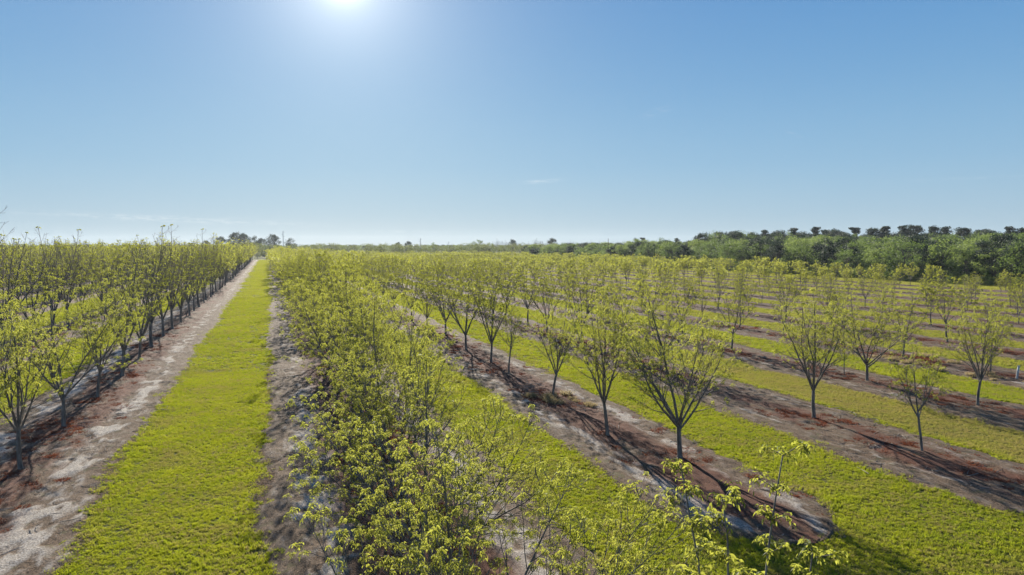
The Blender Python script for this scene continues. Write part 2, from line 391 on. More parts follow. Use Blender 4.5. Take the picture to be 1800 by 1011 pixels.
def in_strip(D, S):
    """signed: > 0 inside bare soil (metres from the edge)"""
    best = np.full(D.shape, -9.0)
    for ri, r_ in enumerate(ROWS):
        cen = (r_['a'] + r_['b']) / 2; hw = (r_['b'] - r_['a']) / 2
        tp = np.clip((S - r_['s0']) / 3.0, 0, 1) ** .5
        lo = cen - hw * tp + edge(S, ri); hi = cen + hw * tp + edge(S, ri + 50)
        d = np.minimum(D - lo, hi - D); d = np.where(S < r_['s0'], -1, d)
        best = np.maximum(best, d)
    return best

def visible(X, Y, m=2): return (Y > 4) & (np.abs(X) < .77 * Y + m)

def grass_points(z0, z1, step, pid, npid, inset, smax=430):
    xs = np.arange(-.78 * z1 - 3, .78 * z1 + 3, step); ys = np.arange(z0, z1, step)
    X, Y = np.meshgrid(xs, ys); X = X.ravel(); Y = Y.ravel()
    X = X + (rng.random(X.size) - .5) * step; Y = Y + (rng.random(Y.size) - .5) * step
    k = visible(X, Y); X, Y = X[k], Y[k]
    D, S = X * NX[0] + Y * NX[1], X * UX[0] + Y * UX[1]
    k = (in_strip(D, S) < inset + .9 * rng.random(D.size) ** 9) & (D < 152) & (S < smax); X, Y = X[k], Y[k]
    n = len(X)
    return np.stack([X, Y, np.zeros(n)], 1), pid + rng.integers(0, npid, n)

GP = [grass_points(14, 48, .27, 0, 8, -.06), grass_points(48, 115, .72, 8, 3, -.1), grass_points(115, 440, 2.1, 11, 3, -.6)]
P = np.concatenate([g[0] for g in GP]); I = np.concatenate([g[1] for g in GP])
hv = .65 + .6 * vnoise(P[:, 0] * .5, P[:, 1] * .5, 91) + .6 * (rng.random(len(P)) - .5)
dd = -in_strip(P[:, 0] * NX[0] + P[:, 1] * NX[1], P[:, 0] * UX[0] + P[:, 1] * UX[1])
hv = hv * np.where((dd < .5) & (P[:, 1] < 48), 1.5, 1.0)
scl = np.stack([np.ones(len(P)), np.ones(len(P)), hv], 1)
scatter('grass', P, rng.random(len(P)) * 6.28, scl, I, gp, kind='stuff', label='mown yellow green grass growing on the lanes between the bare strips', category='grass')
print('grass instances', len(P))

# dead rust-coloured grass, brown litter on the bare strips
M_RUST = leaf_material('dead_rust_grass', (.10, .06, .04), (.15, .052, .030), (.25, .085, .045), (.24, .08, .04), .35, .8)
M_LITTER = leaf_material('brown_litter', (.11, .08, .06), (.20, .155, .12), (.34, .27, .21), (.36, .27, .20), .4, .8)
M_DRYWEED = leaf_material('dry_weed', (.16, .12, .06), (.26, .20, .11), (.40, .32, .18), (.40, .32, .16), .45, .8)
rp = [proto('dead_tuft', blade_clump(rng, 110, .22, .09, .010, 1.6, M_RUST, 'dead_tuft')) for _ in range(3)]
lp = [proto('litter_clump', blade_clump(rng, 90, .26, .035, .022, 2.6, M_LITTER, 'litter_clump')) for _ in range(3)]
wp = [proto('weed_tuft', blade_clump(rng, 120, .25, .22, .012, .7, M_DRYWEED, 'weed_tuft')) for _ in range(2)]

# ------------------------------------------------------------------ orchard trees
def unit(v): return v / (np.linalg.norm(v) + 1e-9)

def grow(rng, p, d, L, nseg, up=.1, wob=.1):
    P = [p.copy()]; d = unit(d); st = L / nseg
    for _ in range(nseg):
        d = unit(d + np.array([0, 0, up]) + wob * rng.standard_normal(3)); p = p + d * st; P.append(p.copy())
    return np.array(P)

def side_dir(rng, d, ang_, spin):
    ref = np.array([0, 0, 1.]) if abs(d[2]) < .95 else np.array([1., 0, 0])
    a = unit(np.cross(d, ref)); b = np.cross(d, a)
    return unit(d * math.cos(ang_) + (a * math.cos(spin) + b * math.sin(spin)) * math.sin(ang_))

def leaf_cluster(rng, lod):
    """small tuft of compound leaves at the end of a shoot"""
    V = []; T = []; n = 0
    if lod == 0:
        for k in range(rng.integers(6, 9)):
            az_ = rng.random() * 6.28; elv = rng.uniform(-.1, 1.25); L = rng.uniform(.12, .21)
            d = np.array([math.cos(az_) * math.cos(elv), math.sin(az_) * math.cos(elv), math.sin(elv)])
            P = [np.zeros(3)]
            for q in range(4):
                d = unit(d + np.array([0, 0, -.34])); P.append(P[-1] + d * L / 4)
            lat0 = unit(np.cross(d, [0, 0, 1.]))
            for q in (1, 2, 3, 4):
                for sg in ((-1, 1) if q < 4 else (0,)):
                    dl = unit((P[q] - P[q - 1]) * 1.0 / (L / 4) * .5 + lat0 * sg * 1.0 + np.array([0, 0, -.55]) + .25 * rng.standard_normal(3))
                    ll = rng.uniform(.055, .092); wv = unit(np.cross(dl, rng.standard_normal(3))) * ll * .19
                    b = P[q]; mid = b + dl * ll * .45
                    V += [b, mid + wv, b + dl * ll + np.array([0, 0, -.008]), mid - wv]; T += [[n, n + 1, n + 2], [n, n + 2, n + 3]]; n += 4
    elif lod == 1:
        for k in range(9):
            az_ = rng.random() * 6.28; elv = rng.uniform(-.4, 1.2); L = rng.uniform(.10, .19)
            d = np.array([math.cos(az_) * math.cos(elv), math.sin(az_) * math.cos(elv), math.sin(elv)])
            m1 = d * L * .55; tip = m1 + unit(d + np.array([0, 0, -1.1])) * L * .6
            wv = unit(np.cross(d, rng.standard_normal(3))) * .026
            V += [np.zeros(3), m1 + wv, tip, m1 - wv]; T += [[n, n + 1, n + 2], [n, n + 2, n + 3]]; n += 4
    else:
        for k in range(4):
            d = unit(rng.standard_normal(3) + np.array([0, 0, .3])); L = rng.uniform(.2, .3)
            wv = unit(np.cross(d, rng.standard_normal(3))) * .065
            o_ = rng.standard_normal(3) * .05
            V += [o_ - d * .05, o_ + d * L * .5 + wv, o_ + d * L, o_ + d * L * .5 - wv]; T += [[n, n + 1, n + 2], [n, n + 2, n + 3]]; n += 4
    return np.array(V), np.array(T)

CL = {l: [leaf_cluster(np.random.default_rng(40 + l * 9 + k), l) for k in range(6)] for l in (0, 1, 2)}

def leaves_mesh(rng, tips, lod, mat_, size=1.0, name='foliage'):
    V = []; T = []; A = []; n = 0
    for (p, s_) in tips:
        v, t_ = CL[lod][rng.integers(6)]
        a = rng.random() * 6.28; c_, sn = math.cos(a), math.sin(a)
        k = s_ * size * rng.uniform(.75, 1.2)
        vv = np.stack([v[:, 0] * c_ - v[:, 1] * sn, v[:, 0] * sn + v[:, 1] * c_, v[:, 2]], 1) * k + p
        V.append(vv); T.append(t_ + n); n += len(v)
        A.append(np.clip(rng.random() * .75 + .25 * rng.random(len(v) // 4), 0, 1).repeat(4))
    return fast_mesh(name, np.concatenate(V), [np.concatenate(T)], mat_, dict(tint=np.concatenate(A)))

def orchard_tree(seed, H, hf, nl, spread, dens, lod, bare=0.0, leafmat=None, tmin=.006, csize=1.0, lmul=1.0):
    rng = np.random.default_rng(seed)
    trunk = Tubes(); limbs = []; tips = []
    r0 = .0128 * H
    lean = np.array([rng.uniform(-.07, .07), rng.uniform(-.07, .07), 1.])
    tp = grow(rng, np.array([0, 0, -.05]), lean, hf + .05, 7, .06, .035)
    zz = np.linspace(0, 1, 8); rr = r0 * (1 - .28 * zz); rr[0] = r0 * 1.35
    trunk.add(tp, rr, 9 if lod == 0 else 6)
    top = tp[-1]; dtop = unit(tp[-1] - tp[-2])
    az0 = rng.random() * 6.28
    for i in range(nl + 1):
        tb = Tubes()
        if i == nl: d = unit(dtop + .12 * rng.standard_normal(3)); L = (H - hf) * .93; st = top - dtop * .05; up = .05; r1 = r0 * .58
        else:
            a = az0 + i * 2.4 + rng.uniform(-.35, .35); inc = spread * rng.uniform(.75, 1.2)
            d = np.array([math.cos(a) * math.sin(inc), math.sin(a) * math.sin(inc), math.cos(inc)])
            L = (H - hf) * rng.uniform(.68, .92) * lmul; st = top - dtop * rng.uniform(0.03, .35); up = .045; r1 = r0 * rng.uniform(.42, .58)
        lp_ = grow(rng, st, d, L, 12, up, .055); rl = np.maximum(r1 * (1 - np.linspace(0, 1, 13)) ** .8, tmin * 1.2)
        tb.add(lp_, rl, 6 if lod == 0 else 4); tips.append((lp_[-1], 1.15))
        nc = int(L / (.36 / dens)); spin = rng.random() * 6.28
        for k in range(nc):
            t_ = .20 + .76 * (k + rng.random() * .6) / nc
            f = t_ * 12; j = min(int(f), 11); p = lp_[j] * (1 - f + j) + lp_[j + 1] * (f - j); dd_ = unit(lp_[j + 1] - lp_[j])
            spin += 2.4
            sd = side_dir(rng, dd_, rng.uniform(.55, .95), spin)
            Lc = (L * (1 - t_) * .48 + .42) * rng.uniform(.7, 1.15)
            cp = grow(rng, p, sd, Lc, 6, .075, .08); rc = np.maximum(r1 * (1 - t_) * .55 * (1 - np.linspace(0, .8, 7)), tmin)
            tb.add(cp, rc, 4 if lod == 0 else 3); bareup = rng.random() < bare * (.3 + t_)
            if not bareup: tips.append((cp[-1], 1.0))
            nt = max(1, int(Lc / .30)); sp2 = rng.random() * 6.28
            for q in range(nt):
                t2 = .28 + .66 * (q + rng.random() * .5) / nt; f2 = t2 * 6; j2 = min(int(f2), 5)
                p2 = cp[j2] * (1 - f2 + j2) + cp[j2 + 1] * (f2 - j2); sp2 += 2.2
                s2 = side_dir(rng, unit(cp[j2 + 1] - cp[j2]), rng.uniform(.5, 1.0), sp2)
                Lt = rng.uniform(.12, .42)
                q2 = grow(rng, p2, s2, Lt, 3, .1, .1)
                if lod < 2 or rng.random() < .5: tb.add(q2, np.full(4, tmin * .85), 3, False)
                if rng.random() > bare * .8 * (.3 + t_): tips.append((q2[-1], .85))
        limbs.append(tb)
    fol = leaves_mesh(rng, tips, lod, leafmat or M_LEAF, csize)
    return trunk, limbs, fol

def merge_tubes(lst):
    o = Tubes()
    for t_ in lst:
        for a in t_.V: pass
        for a in t_.Q: o.Q.append(a + o.n)
        for a in t_.T: o.T.append(a + o.n)
        o.V += t_.V; o.n += t_.n
    return o

# kinds: (H, fork height, limbs, spread, density)
NEARK = [
    (7.6, 1.35, 7, .60, 1.3), (7.2, 1.6, 6, .42, 1.2), (6.6, 1.5, 6, .46, 1.2), (5.0, 1.8, 5, .66, 1.15), (6.4, 1.2, 7, .70, 1.4), (9.0, 1.8, 6, .50, 1.0), (8.6, 1.7, 6, .58, 1.0),
    (6.4, .9, 10, .90, 1.5), (6.0, .8, 10, .95, 1.5), (5.2, 1.0, 7, .8, 1.2), (7.6, 1.1, 8, .76, 1.35), (7.4, 1.0, 8, .70, 1.4)]
def top_of(me):
    v = np.empty(len(me.vertices) * 3, np.float32); me.vertices.foreach_get('co', v); return float(np.percentile(v[2::3], 99.8))
near_meshes = []
for k, (H, hf, nl, sp, de) in enumerate(NEARK):
    bare = .7 if k == 5 else 0
    t_, l_, f_ = orchard_tree(113 + k if k == 0 else 100 + k, H, hf, nl, sp, de, 0, bare, csize=.70 if k in (7, 8, 9) else .76, lmul=1.12 if k in (7, 8) else .86 if k == 0 else 1.0)
    near_meshes.append((t_.mesh('trunk', M_BARK), [x.mesh('limb', M_BARK) for x in l_], f_, top_of(f_)))
MIDK = [(7.5, 1.4, 6, .60, .95, 0), (7.0, 1.5, 6, .52, .95, .1), (6.4, 1.6, 5, .56, .85, .2), (5.0, 1.6, 6, .60, 1.0, .1), (4.6, 1.5, 5, .48, 1.0, .2), (9.2, 1.8, 6, .46, .72, .6), (9.5, 1.9, 6, .42, .85, 1.0), (8.4, 1.7, 5, .50, .80, .35), (8.0, 1.1, 8, .72, 1.2, 0), (7.6, 1.0, 8, .76, 1.15, .05), (6.8, 1.7, 4, .42, .8, .3)]
mid_meshes = []
for k, (H, hf, nl, sp, de, ba) in enumerate(MIDK):
    t_, l_, f_ = orchard_tree(200 + k, H, hf, nl, sp, de, 1, ba, csize=.92, tmin=.009)
    mid_meshes.append((merge_tubes([t_] + l_).mesh('trunk', M_BARK), f_, top_of(f_)))
far_meshes = []
for k, (H, hf, nl, sp, de, ba) in enumerate(MIDK):
    t_, l_, f_ = orchard_tree(300 + k, H, hf, nl, sp, de * .95, 2, ba * .8, csize=.88, tmin=.014)
    far_meshes.append((merge_tubes([t_] + l_).mesh('trunk', M_BARK), f_, top_of(f_)))
CLS = {'left': [5, 5, 7, 5, 7, 6], 'wide': [8, 9, 8, 0], 'tall': [0, 1, 0, 2], 'mid': [1, 2, 10, 3, 10], 'small': [3, 3, 2, 4]}

rnd = random.Random(11)
# (row D, s, height, near variant) of the nearest trees, measured on the ground
HAND = {-9.7: [(18.0, 8.0, 6), (24.9, 8.4, 5), (31.7, 7.2, 2), (38.5, 7.4, 6), (45.4, 7.0, 2), (52.2, 9.4, 5), (59.8, 8.6, 0)],
        4.6: [(6.3, 5.2, 9), (12.0, 5.9, 8), (18.2, 6.0, 7), (24.0, 6.9, 10), (30.0, 7.5, 11), (36.5, 8.2, 10), (43.2, 7.9, 11), (50, 8.3, 10)],
        15.6: [(24.3, 7.9, 0), (28.3, 7.0, 1), (36.5, 6.4, 2), (44.4, 5.2, 3), (48.9, 7.7, 0), (55.5, 7.6, 1), (65.4, 7.8, 0)],
        26.25: [(21.4, 5.0, 3), (27.6, 6.7, 1), (42.0, 6.0, 4), (49, 6.8, 2)],
        36.9: [(26.7, 6.4, 2), (34.0, 6.6, 4), (36.2, 3.2, 3), (48, 6.0, 1)]}
OFFS = {(4.6, 12.0): -.9, (4.6, 18.2): -.8, (4.6, 24.0): -.3, (15.6, 24.3): .5, (15.6, 28.3): -.8, (15.6, 65.4): .6, (26.25, 21.4): .1}
trees = []
for ri, r_ in enumerate(ROWS):
    D = round(r_['D'], 2); lst = []
    hand = HAND.get(D, [])
    for (s, h, v) in hand: lst.append((D + OFFS.get((D, s), rnd.uniform(-.2, .2)), s, h, v))
    s = hand[-1][0] + 6.8 if hand else r_['s0'] + 3 + rnd.uniform(0, 5)
    while s < 424:
        if D < -5: h = rnd.uniform(8.0, 9.8) if rnd.random() < .84 else rnd.uniform(10.2, 11.4)
        elif D < 10: h = rnd.uniform(7.4, 8.4)
        elif D < 30: h = rnd.uniform(6.4, 8.0)
        elif D < 60: h = rnd.uniform(4.8, 6.9)
        else: h = rnd.uniform(3.6, 5.6) + (.9 if s > 110 else 0)
        if D > 20: h *= 1 - .12 * min(1, s / 300)
        if rnd.random() > (.06 if D < 30 or s > 110 else .17): lst.append((D + rnd.uniform(-.3, .3), s + rnd.uniform(-.45, .45), h, None))
        s += 6.85
    lst.sort(key=lambda q: q[1])
    for (d0, s0_, h0) in ((-20.4, 67.6, 11.9), (-20.4, 75, 10.6), (-20.4, 82.5, 10.8), (-9.7, 66.6, 10.5)):       # tall thin tops seen above the left block
        lst = [(q[0], q[1], h0, None) if abs(d0 - D) < .5 and abs(q[1] - s0_) < 3.5 else q for q in lst]
    k = 0
    for (d, s, h, v) in lst:
        X, Y = W(d, s)
        if Y < 2 or abs(X) > .77 * Y + 3.2: continue
        k += 1
        trees.append(dict(D=d, s=s, X=X, Y=Y, h=h, v=v, row=r_['name'], rD=D, k=k))
trees.sort(key=lambda t_: math.hypot(t_['X'], t_['Y']))
print('near tris', [len(m_[2].polygons) for m_ in near_meshes], 'mid', [len(m_[1].polygons) for m_ in mid_meshes], 'far', [len(m_[1].polygons) for m_ in far_meshes])
print('orchard trees', len(trees))

def shape_word(t_):
    return 'tall' if t_['h'] > 8 else 'short' if t_['h'] < 5 else 'medium height' if t_['h'] < 6.8 else 'wide crowned'
SPECIAL = {(-9.7, 31.7): 'leafy pecan tree with slightly bent trunk nearest the bottom left corner',
           (-9.7, 38.5): 'dark trunked pecan tree over pale sand, next behind the bottom left one',
           (4.6, 6.3): 'nearest pecan tree, only its leafy shoot tips rising at the bottom right edge',
           (4.6, 12.4): 'pecan tree at bottom centre whose trunk base is below the picture',
           (15.6, 24.3): 'broad pecan tree with spreading limbs, frontmost in the second row right of lane',
           (15.6, 28.3): 'pecan tree just behind the broad one, on rust coloured dead grass',
           (26.25, 21.4): 'small low pecan tree with bent bare trunk, frontmost in third row right of lane',
           (26.25, 27.6): 'slim upright pecan tree over a rust patch behind the small bent one',
           (36.9, 26.7): 'pecan tree forking low near the right edge, beside the slim white post'}
NIND = 300
for i, t_ in enumerate(trees[:NIND]):
    key = (t_['rD'], round(t_['s'], 1)); grp = 'pecan trees planted in rows'
    ords = ['first', 'second', 'third', 'fourth', 'fifth', 'sixth', 'seventh', 'eighth', 'ninth', 'tenth', 'eleventh', 'twelfth']
    if key in SPECIAL: lab = SPECIAL[key]
    elif t_['k'] <= 12: lab = '%s pecan tree, %s from the front in the %s' % (shape_word(t_), ords[t_['k'] - 1], t_['row'])
    else:
        lab = 'pecan tree beyond the twelfth in the %s' % t_['row']; grp = 'pecan trees far along the ' + t_['row']
    near = t_['Y'] < 41 or t_['v'] is not None and t_['Y'] < 50
    if near:
        v = t_['v'] if t_['v'] is not None else {True: 6, False: 1}[t_['D'] < 0]
        tm, lm, fm, H = near_meshes[v]
    else:
        c = 'left' if t_['D'] < -5 else 'wide' if t_['D'] < 9 else 'tall' if t_['D'] < 22 else 'mid' if t_['D'] < 60 else 'small'
        v = rnd.choice(CLS[c]) if t_['h'] < 10 else 6
        tm, fm, H = (mid_meshes if t_['Y'] < 125 else far_meshes)[v]; lm = []
    k = t_['h'] / H; e_ = rnd.uniform(.86, 1.16) * (1.08 if 0 < t_['D'] < 9 and not (near and v > 6) else 1)
    root = thing('pecan_tree', (t_['X'], t_['Y'], 0), lab, 'tree', grp, rnd.random() * 6.28, (k * e_, k * e_, k))
    t_['root'] = root; root.rotation_euler[0] = rnd.uniform(-.06, .06); root.rotation_euler[1] = rnd.uniform(-.06, .06)
    if key == (4.6, 6.3): whips_of = root; root.rotation_euler = (0, 0, 0); root.scale = (1, 1, 1)
    obj('trunk', tm, root)
    for l_ in lm: obj('limb', l_, root)
    obj('foliage', fm, root, kind='stuff')

# upright shoots of the nearest tree: the tips that rise into the bottom right of the picture
rgw = np.random.default_rng(77); X0, Y0 = whips_of.location[:2]; tipsw = []
for (x, y, h, bend) in ((2.03, 8.0, 6.38, .5), (2.55, 8.1, 5.95, .25), (3.22, 8.0, 6.55, -.25), (3.5, 7.8, 5.4, .1)):
    a_ = np.array([(x - X0) * .25, (y - Y0) * .25, 2.0]); b_ = np.array([x - X0, y - Y0, h]); n_ = 9
    q_ = np.linspace(0, 1, n_)[:, None]; pts = a_ + (b_ - a_) * q_; pts[:, 0] += (np.sin(q_[:, 0] * 3.14) * bend * .5 + (q_[:, 0] ** .5 - q_[:, 0]) * (x - X0) * .9)
    pts += rgw.standard_normal(pts.shape) * .018
    tb = Tubes(); tb.add(pts, np.linspace(.024, .008, n_), 6)
    zz_ = h
    while zz_ > 3.8:
        i_ = np.interp(zz_, pts[:, 2], pts[:, 0]), np.interp(zz_, pts[:, 2], pts[:, 1])
        tipsw.append((np.array([i_[0], i_[1], zz_]), 1.15 if zz_ == h else .95))
        for _ in range(2):
            a = rgw.random() * 6.28; L_ = rgw.uniform(.10, .24); e2_ = np.array([i_[0] + math.cos(a) * L_, i_[1] + math.sin(a) * L_, zz_ + L_ * .5 - .05])
            tb.add(np.array([[i_[0], i_[1], zz_ - .06], e2_]), np.array([.008, .006]), 3, False); tipsw.append((e2_, .9))
        zz_ -= rgw.uniform(.26, .42)
    obj('limb', tb.mesh('limb', M_BARK), whips_of)
obj('foliage', leaves_mesh(rgw, tipsw, 0, M_LEAF, .95), whips_of, kind='stuff')

# the rest of the orchard: one mass
rest = trees[NIND:]
fp = []
for (tm, fm, H) in far_meshes:
    # join trunk and leaves into one prototype mesh
    def arr(me):
        v = np.empty(len(me.vertices) * 3, np.float32); me.vertices.foreach_get('co', v); return v.reshape(-1, 3)
    vt, vf = arr(tm), arr(fm)
    Ft = []; 
    lt = np.empty(len(tm.loops), np.int32); tm.loops.foreach_get('vertex_index', lt); ls = np.empty(len(tm.polygons), np.int32); tm.polygons.foreach_get('loop_total', ls)
    stt = np.concatenate([[0], np.cumsum(ls)[:-1]])
    q = np.array([lt[a:a + 4] for a, n_ in zip(stt, ls) if n_ == 4]); tr3 = np.array([lt[a:a + 3] for a, n_ in zip(stt, ls) if n_ == 3])
    lf = np.empty(len(fm.loops), np.int32); fm.loops.foreach_get('vertex_index', lf); lf = lf.reshape(-1, 3) + len(vt)
    tint = np.empty(len(vf), np.float32); fm.attributes['tint'].data.foreach_get('value', tint)
    me = fast_mesh('far_tree', np.concatenate([vt, vf]), [q, tr3, lf], [M_BARK, M_LEAF], dict(tint=np.concatenate([np.zeros(len(vt)), tint])),
                   np.concatenate([np.zeros(len(q) + len(tr3)), np.ones(len(lf))]))
    fp.append((proto('far_tree', me), H))
P = []; S_ = []; I = []
for t_ in rest:
    c = 'left' if t_['D'] < -5 else 'wide' if t_['D'] < 9 else 'tall' if t_['D'] < 22 else 'mid' if t_['D'] < 60 else 'small'
    v = rnd.choice(CLS[c]) if t_['h'] < 10 else 6; P.append((t_['X'], t_['Y'], 0)); k = t_['h'] / fp[v][1]; S_.append((k * 1.25, k * 1.25, k)); I.append(v)
scatter('far_orchard', P, np.random.default_rng(3).random(len(P)) * 6.28, np.array(S_), I, [f[0] for f in fp],
        kind='stuff', label='mass of far orchard trees whose crowns merge towards the horizon', category='orchard')

# dead grass and litter on the near strips
def strip_points(n, z1, fn, seed):
    rg = np.random.default_rng(seed); out = []
    Y = 12 + (z1 - 12) * rg.random(n) ** .7; X = (rg.random(n) * 2 - 1) * (.78 * Y + 1)
    D, S = X * NX[0] + Y * NX[1], X * UX[0] + Y * UX[1]
    k = fn(D, S, in_strip(D, S), rg) & (np.hypot(X, Y) > 10)
    return np.stack([X[k], Y[k], np.full(k.sum(), .02)], 1)
TD = np.array([t_['D'] for t_ in trees if t_['Y'] < 85]); TS = np.array([t_['s'] for t_ in trees if t_['Y'] < 85])
def tree_gap(D, S):
    out = np.empty(len(D))
    for a in range(0, len(D), 4000): out[a:a + 4000] = np.sqrt(np.min(((D[a:a + 4000, None] - TD) * 1.1) ** 2 + ((S[a:a + 4000, None] - TS) * .7) ** 2, axis=1))
    return out
rowD = np.array([r_['D'] for r_ in ROWS])
def rust_fn(D, S, d, rg):
    off = np.min(np.abs(D[:, None] - rowD[None, :]), 1)
    n_ = vnoise(D * .45, S * .28, 71) * .65 + vnoise(D * 1.5, S * 1.0, 72) * .35
    return (d > .5) & (off < 2.3) & (rg.random(D.size) < np.clip(((n_ - .52) * 1.6 + .75 * np.exp(-(tree_gap(D, S) / 1.7) ** 2) - .10 * off) * .9, 0, .55))
def litter_fn(D, S, d, rg):
    n_ = vnoise(D * .8, S * .35, 75); Y = S * .94
    return (d > -.12) & (rg.random(D.size) < np.clip(np.where(d < .9, .34 * (1.1 - d), 0) + (n_ - .6) * .9, 0, .6) * (Y < 55))
def twig_fn(D, S, d, rg): return (d > .2) & (rg.random(D.size) < .5)
def weed_fn(D, S, d, rg):
    n_ = vnoise(D * .5, S * .5, 78)
    a = (np.abs(D - 15.0) < 1.7) & (np.abs(S - 34.5) < 2.6) & (n_ > .5) & (rg.random(D.size) < .22)
    b = (D > 44) & (D < 50) & (S < 42) & (d > .4) & (d < 2.2) & (n_ > .5) & (rg.random(D.size) < .2)
    return (d > 0) & (a | b)
P = strip_points(42000, 75, rust_fn, 1)
scatter('dead_grass', P, rng.random(len(P)) * 6.28, .6 + .8 * rng.random(len(P)), rng.integers(0, 3, len(P)), rp, kind='stuff', label='rust coloured dead grass lying around the trunks on the bare strips', category='dead grass')
P = strip_points(90000, 70, litter_fn, 2)
scatter('leaf_litter', P, rng.random(len(P)) * 6.28, .6 + .8 * rng.random(len(P)), rng.integers(0, 3, len(P)), lp, kind='stuff', label='dark brown litter of old shucks and leaves along the strip edges', category='litter')
P = strip_points(60000, 110, weed_fn, 4)
scatter('dry_weeds', P, rng.random(len(P)) * 6.28, .7 + .9 * rng.random(len(P)), rng.integers(0, 2, len(P)), wp, kind='stuff', label='straw coloured dry weeds standing in clumps on the bare strips', category='weeds')

M_STICK = plain('fallen_stick', (.10, .085, .07), (.30, .26, .22), 12)
sp_ = []
for q in range(3):
    tb = Tubes()
    for _ in range(7):
        a = rng.random() * 6.28; L_ = rng.uniform(.15, .75); c0 = np.array([*rng.uniform(-.6, .6, 2), .05]); d_ = np.array([math.cos(a) * L_, math.sin(a) * L_, rng.uniform(-.01, .05)])
        tb.add(np.array([c0 - d_ / 2, c0 + rng.standard_normal(3) * .02, c0 + d_ / 2]), np.array([.011, .009, .005]), 3, False)
    sp_.append(proto('stick_litter', tb.mesh('stick_litter', M_STICK, False)))
P = strip_points(2600, 50, twig_fn, 14)
scatter('fallen_twigs', P, rng.random(len(P)) * 6.28, .6 + .8 * rng.random(len(P)), rng.integers(0, 3, len(P)), sp_, kind='stuff', label='fallen twigs and prunings lying on the bare soil', category='twigs')

# ------------------------------------------------------------------ woods
def crown_tree(seed, H, Wd, base, nclump, per, kind='round', leaf=None, bark=None, fsz=.34):
    """trunk with limbs to leaf clumps; returns trunk mesh, crown mesh"""
    rng = np.random.default_rng(seed); tb = Tubes(); V = []; A = []
    th = H * (.86 if kind == 'pine' else .72)
    tp = grow(rng, np.array([0, 0, -.1]), np.array([rng.uniform(-.06, .06), rng.uniform(-.06, .06), 1]), th, 8, .1, .04)
    r0 = .018 * H + .03; tb.add(tp, r0 * (1 - .75 * np.linspace(0, 1, 9)), 6)
    for c_ in range(nclump):
        if kind == 'pine':
            q_ = rng.random() ** .75; z = base + (H - base) * q_; rad = Wd / 2 * (1.05 - .75 * q_) * (.55 + .6 * rng.random()) * math.sqrt(rng.random())
        else:
            f = rng.random(); z = base + (H - base) * f
            env = math.sqrt(max(0.03, 1 - (2 * f - .85) ** 2 / 1.4)); rad = Wd / 2 * env * (.45 + .55 * rng.random())
        a = rng.random() * 6.28; ctr = np.array([rad * math.cos(a), rad * math.sin(a), z])
        st = tp[min(8, max(2, int((z / H) * 7)))]
        mid = (st + ctr) / 2 + np.array([0, 0, -.04 * H]) * rng.random()
        tb.add(np.array([st, mid, ctr]), np.array([r0 * .3, r0 * .18, r0 * .06]), 3, False)
        cr = Wd * rng.uniform(.10, .19); n = per
        d = rng.standard_normal((n, 3)); d /= np.linalg.norm(d, axis=1)[:, None]
        flat = .65 if kind == 'pine' else .8
        pos = ctr + d * cr * (rng.random(n) ** .45)[:, None] * np.array([1, 1, flat])
        e1 = rng.standard_normal((n, 3)); nrm = d + .8 * rng.standard_normal((n, 3)); e1 -= nrm * (np.sum(e1 * nrm, 1) / np.sum(nrm * nrm, 1))[:, None]
        e1 /= np.linalg.norm(e1, axis=1)[:, None]; e2 = np.cross(nrm / np.linalg.norm(nrm, axis=1)[:, None], e1)
        s_ = (fsz * (.5 + .8 * rng.random(n)))[:, None]
        V.append(np.stack([pos - e1 * s_ * .5, pos + e2 * s_ * .32, pos + e1 * s_ * .5, pos - e2 * s_ * .32], 1).reshape(-1, 3))
        A.append(np.clip(rng.random() * .7 + .3 * rng.random(n), 0, 1).repeat(4))
    V = np.concatenate(V); i = np.arange(len(V) // 4) * 4
    me = fast_mesh('crown', V, [np.stack([i, i + 1, i + 2, i + 3], 1)], leaf, dict(tint=np.concatenate(A)))
    return tb.mesh('trunk', bark or M_WBARK), me

OAK = [crown_tree(500 + k, 10, 8.5 + k % 3, 1.2, 46, 70, 'round', M_OAK) + (10,) for k in range(4)]
PALE = [crown_tree(520 + k, 9, 6.5 + k, 1.0, 40, 60, 'round', M_PALE) + (9,) for k in range(4)]
PINE = [crown_tree(540 + k, 16, 7.0 + 1.3 * (k % 3), 7.0 + (k % 2) * 1.5, 34, 90, 'pine', M_DARK, fsz=.5) + (16,) for k in range(7)]
DOAK = [crown_tree(560 + k, 15, 12.5, 3.0, 64, 90, 'round', M_DARK, fsz=.5) + (15,) for k in range(3)]
OLIV = [crown_tree(580 + k, 9.5, 9.5, .8, 60, 60, 'round', M_OLIVE, fsz=.3) + (9.5,) for k in range(3)]
BARE = []
for k in range(3):
    t_, l_, f_ = orchard_tree(600 + k, 13, 3.5, 7, .6, .5, 2, .9, M_OLIVE, .035, 1.0)
    BARE.append((merge_tubes([t_] + l_).mesh('trunk', M_GREYTWIG), None, 13))

def plant(name, src, X, Y, h, label, cat, group, wide=1.0):
    tm, cm_, H = src; k = h / H
    root = thing(name, (X, Y, 0), label, cat, group, rnd.random() * 6.28, (k * wide, k * wide, k))
    obj('trunk', tm, root)
    if cm_ is not None: obj('crown', cm_, root, kind='stuff')
    return root

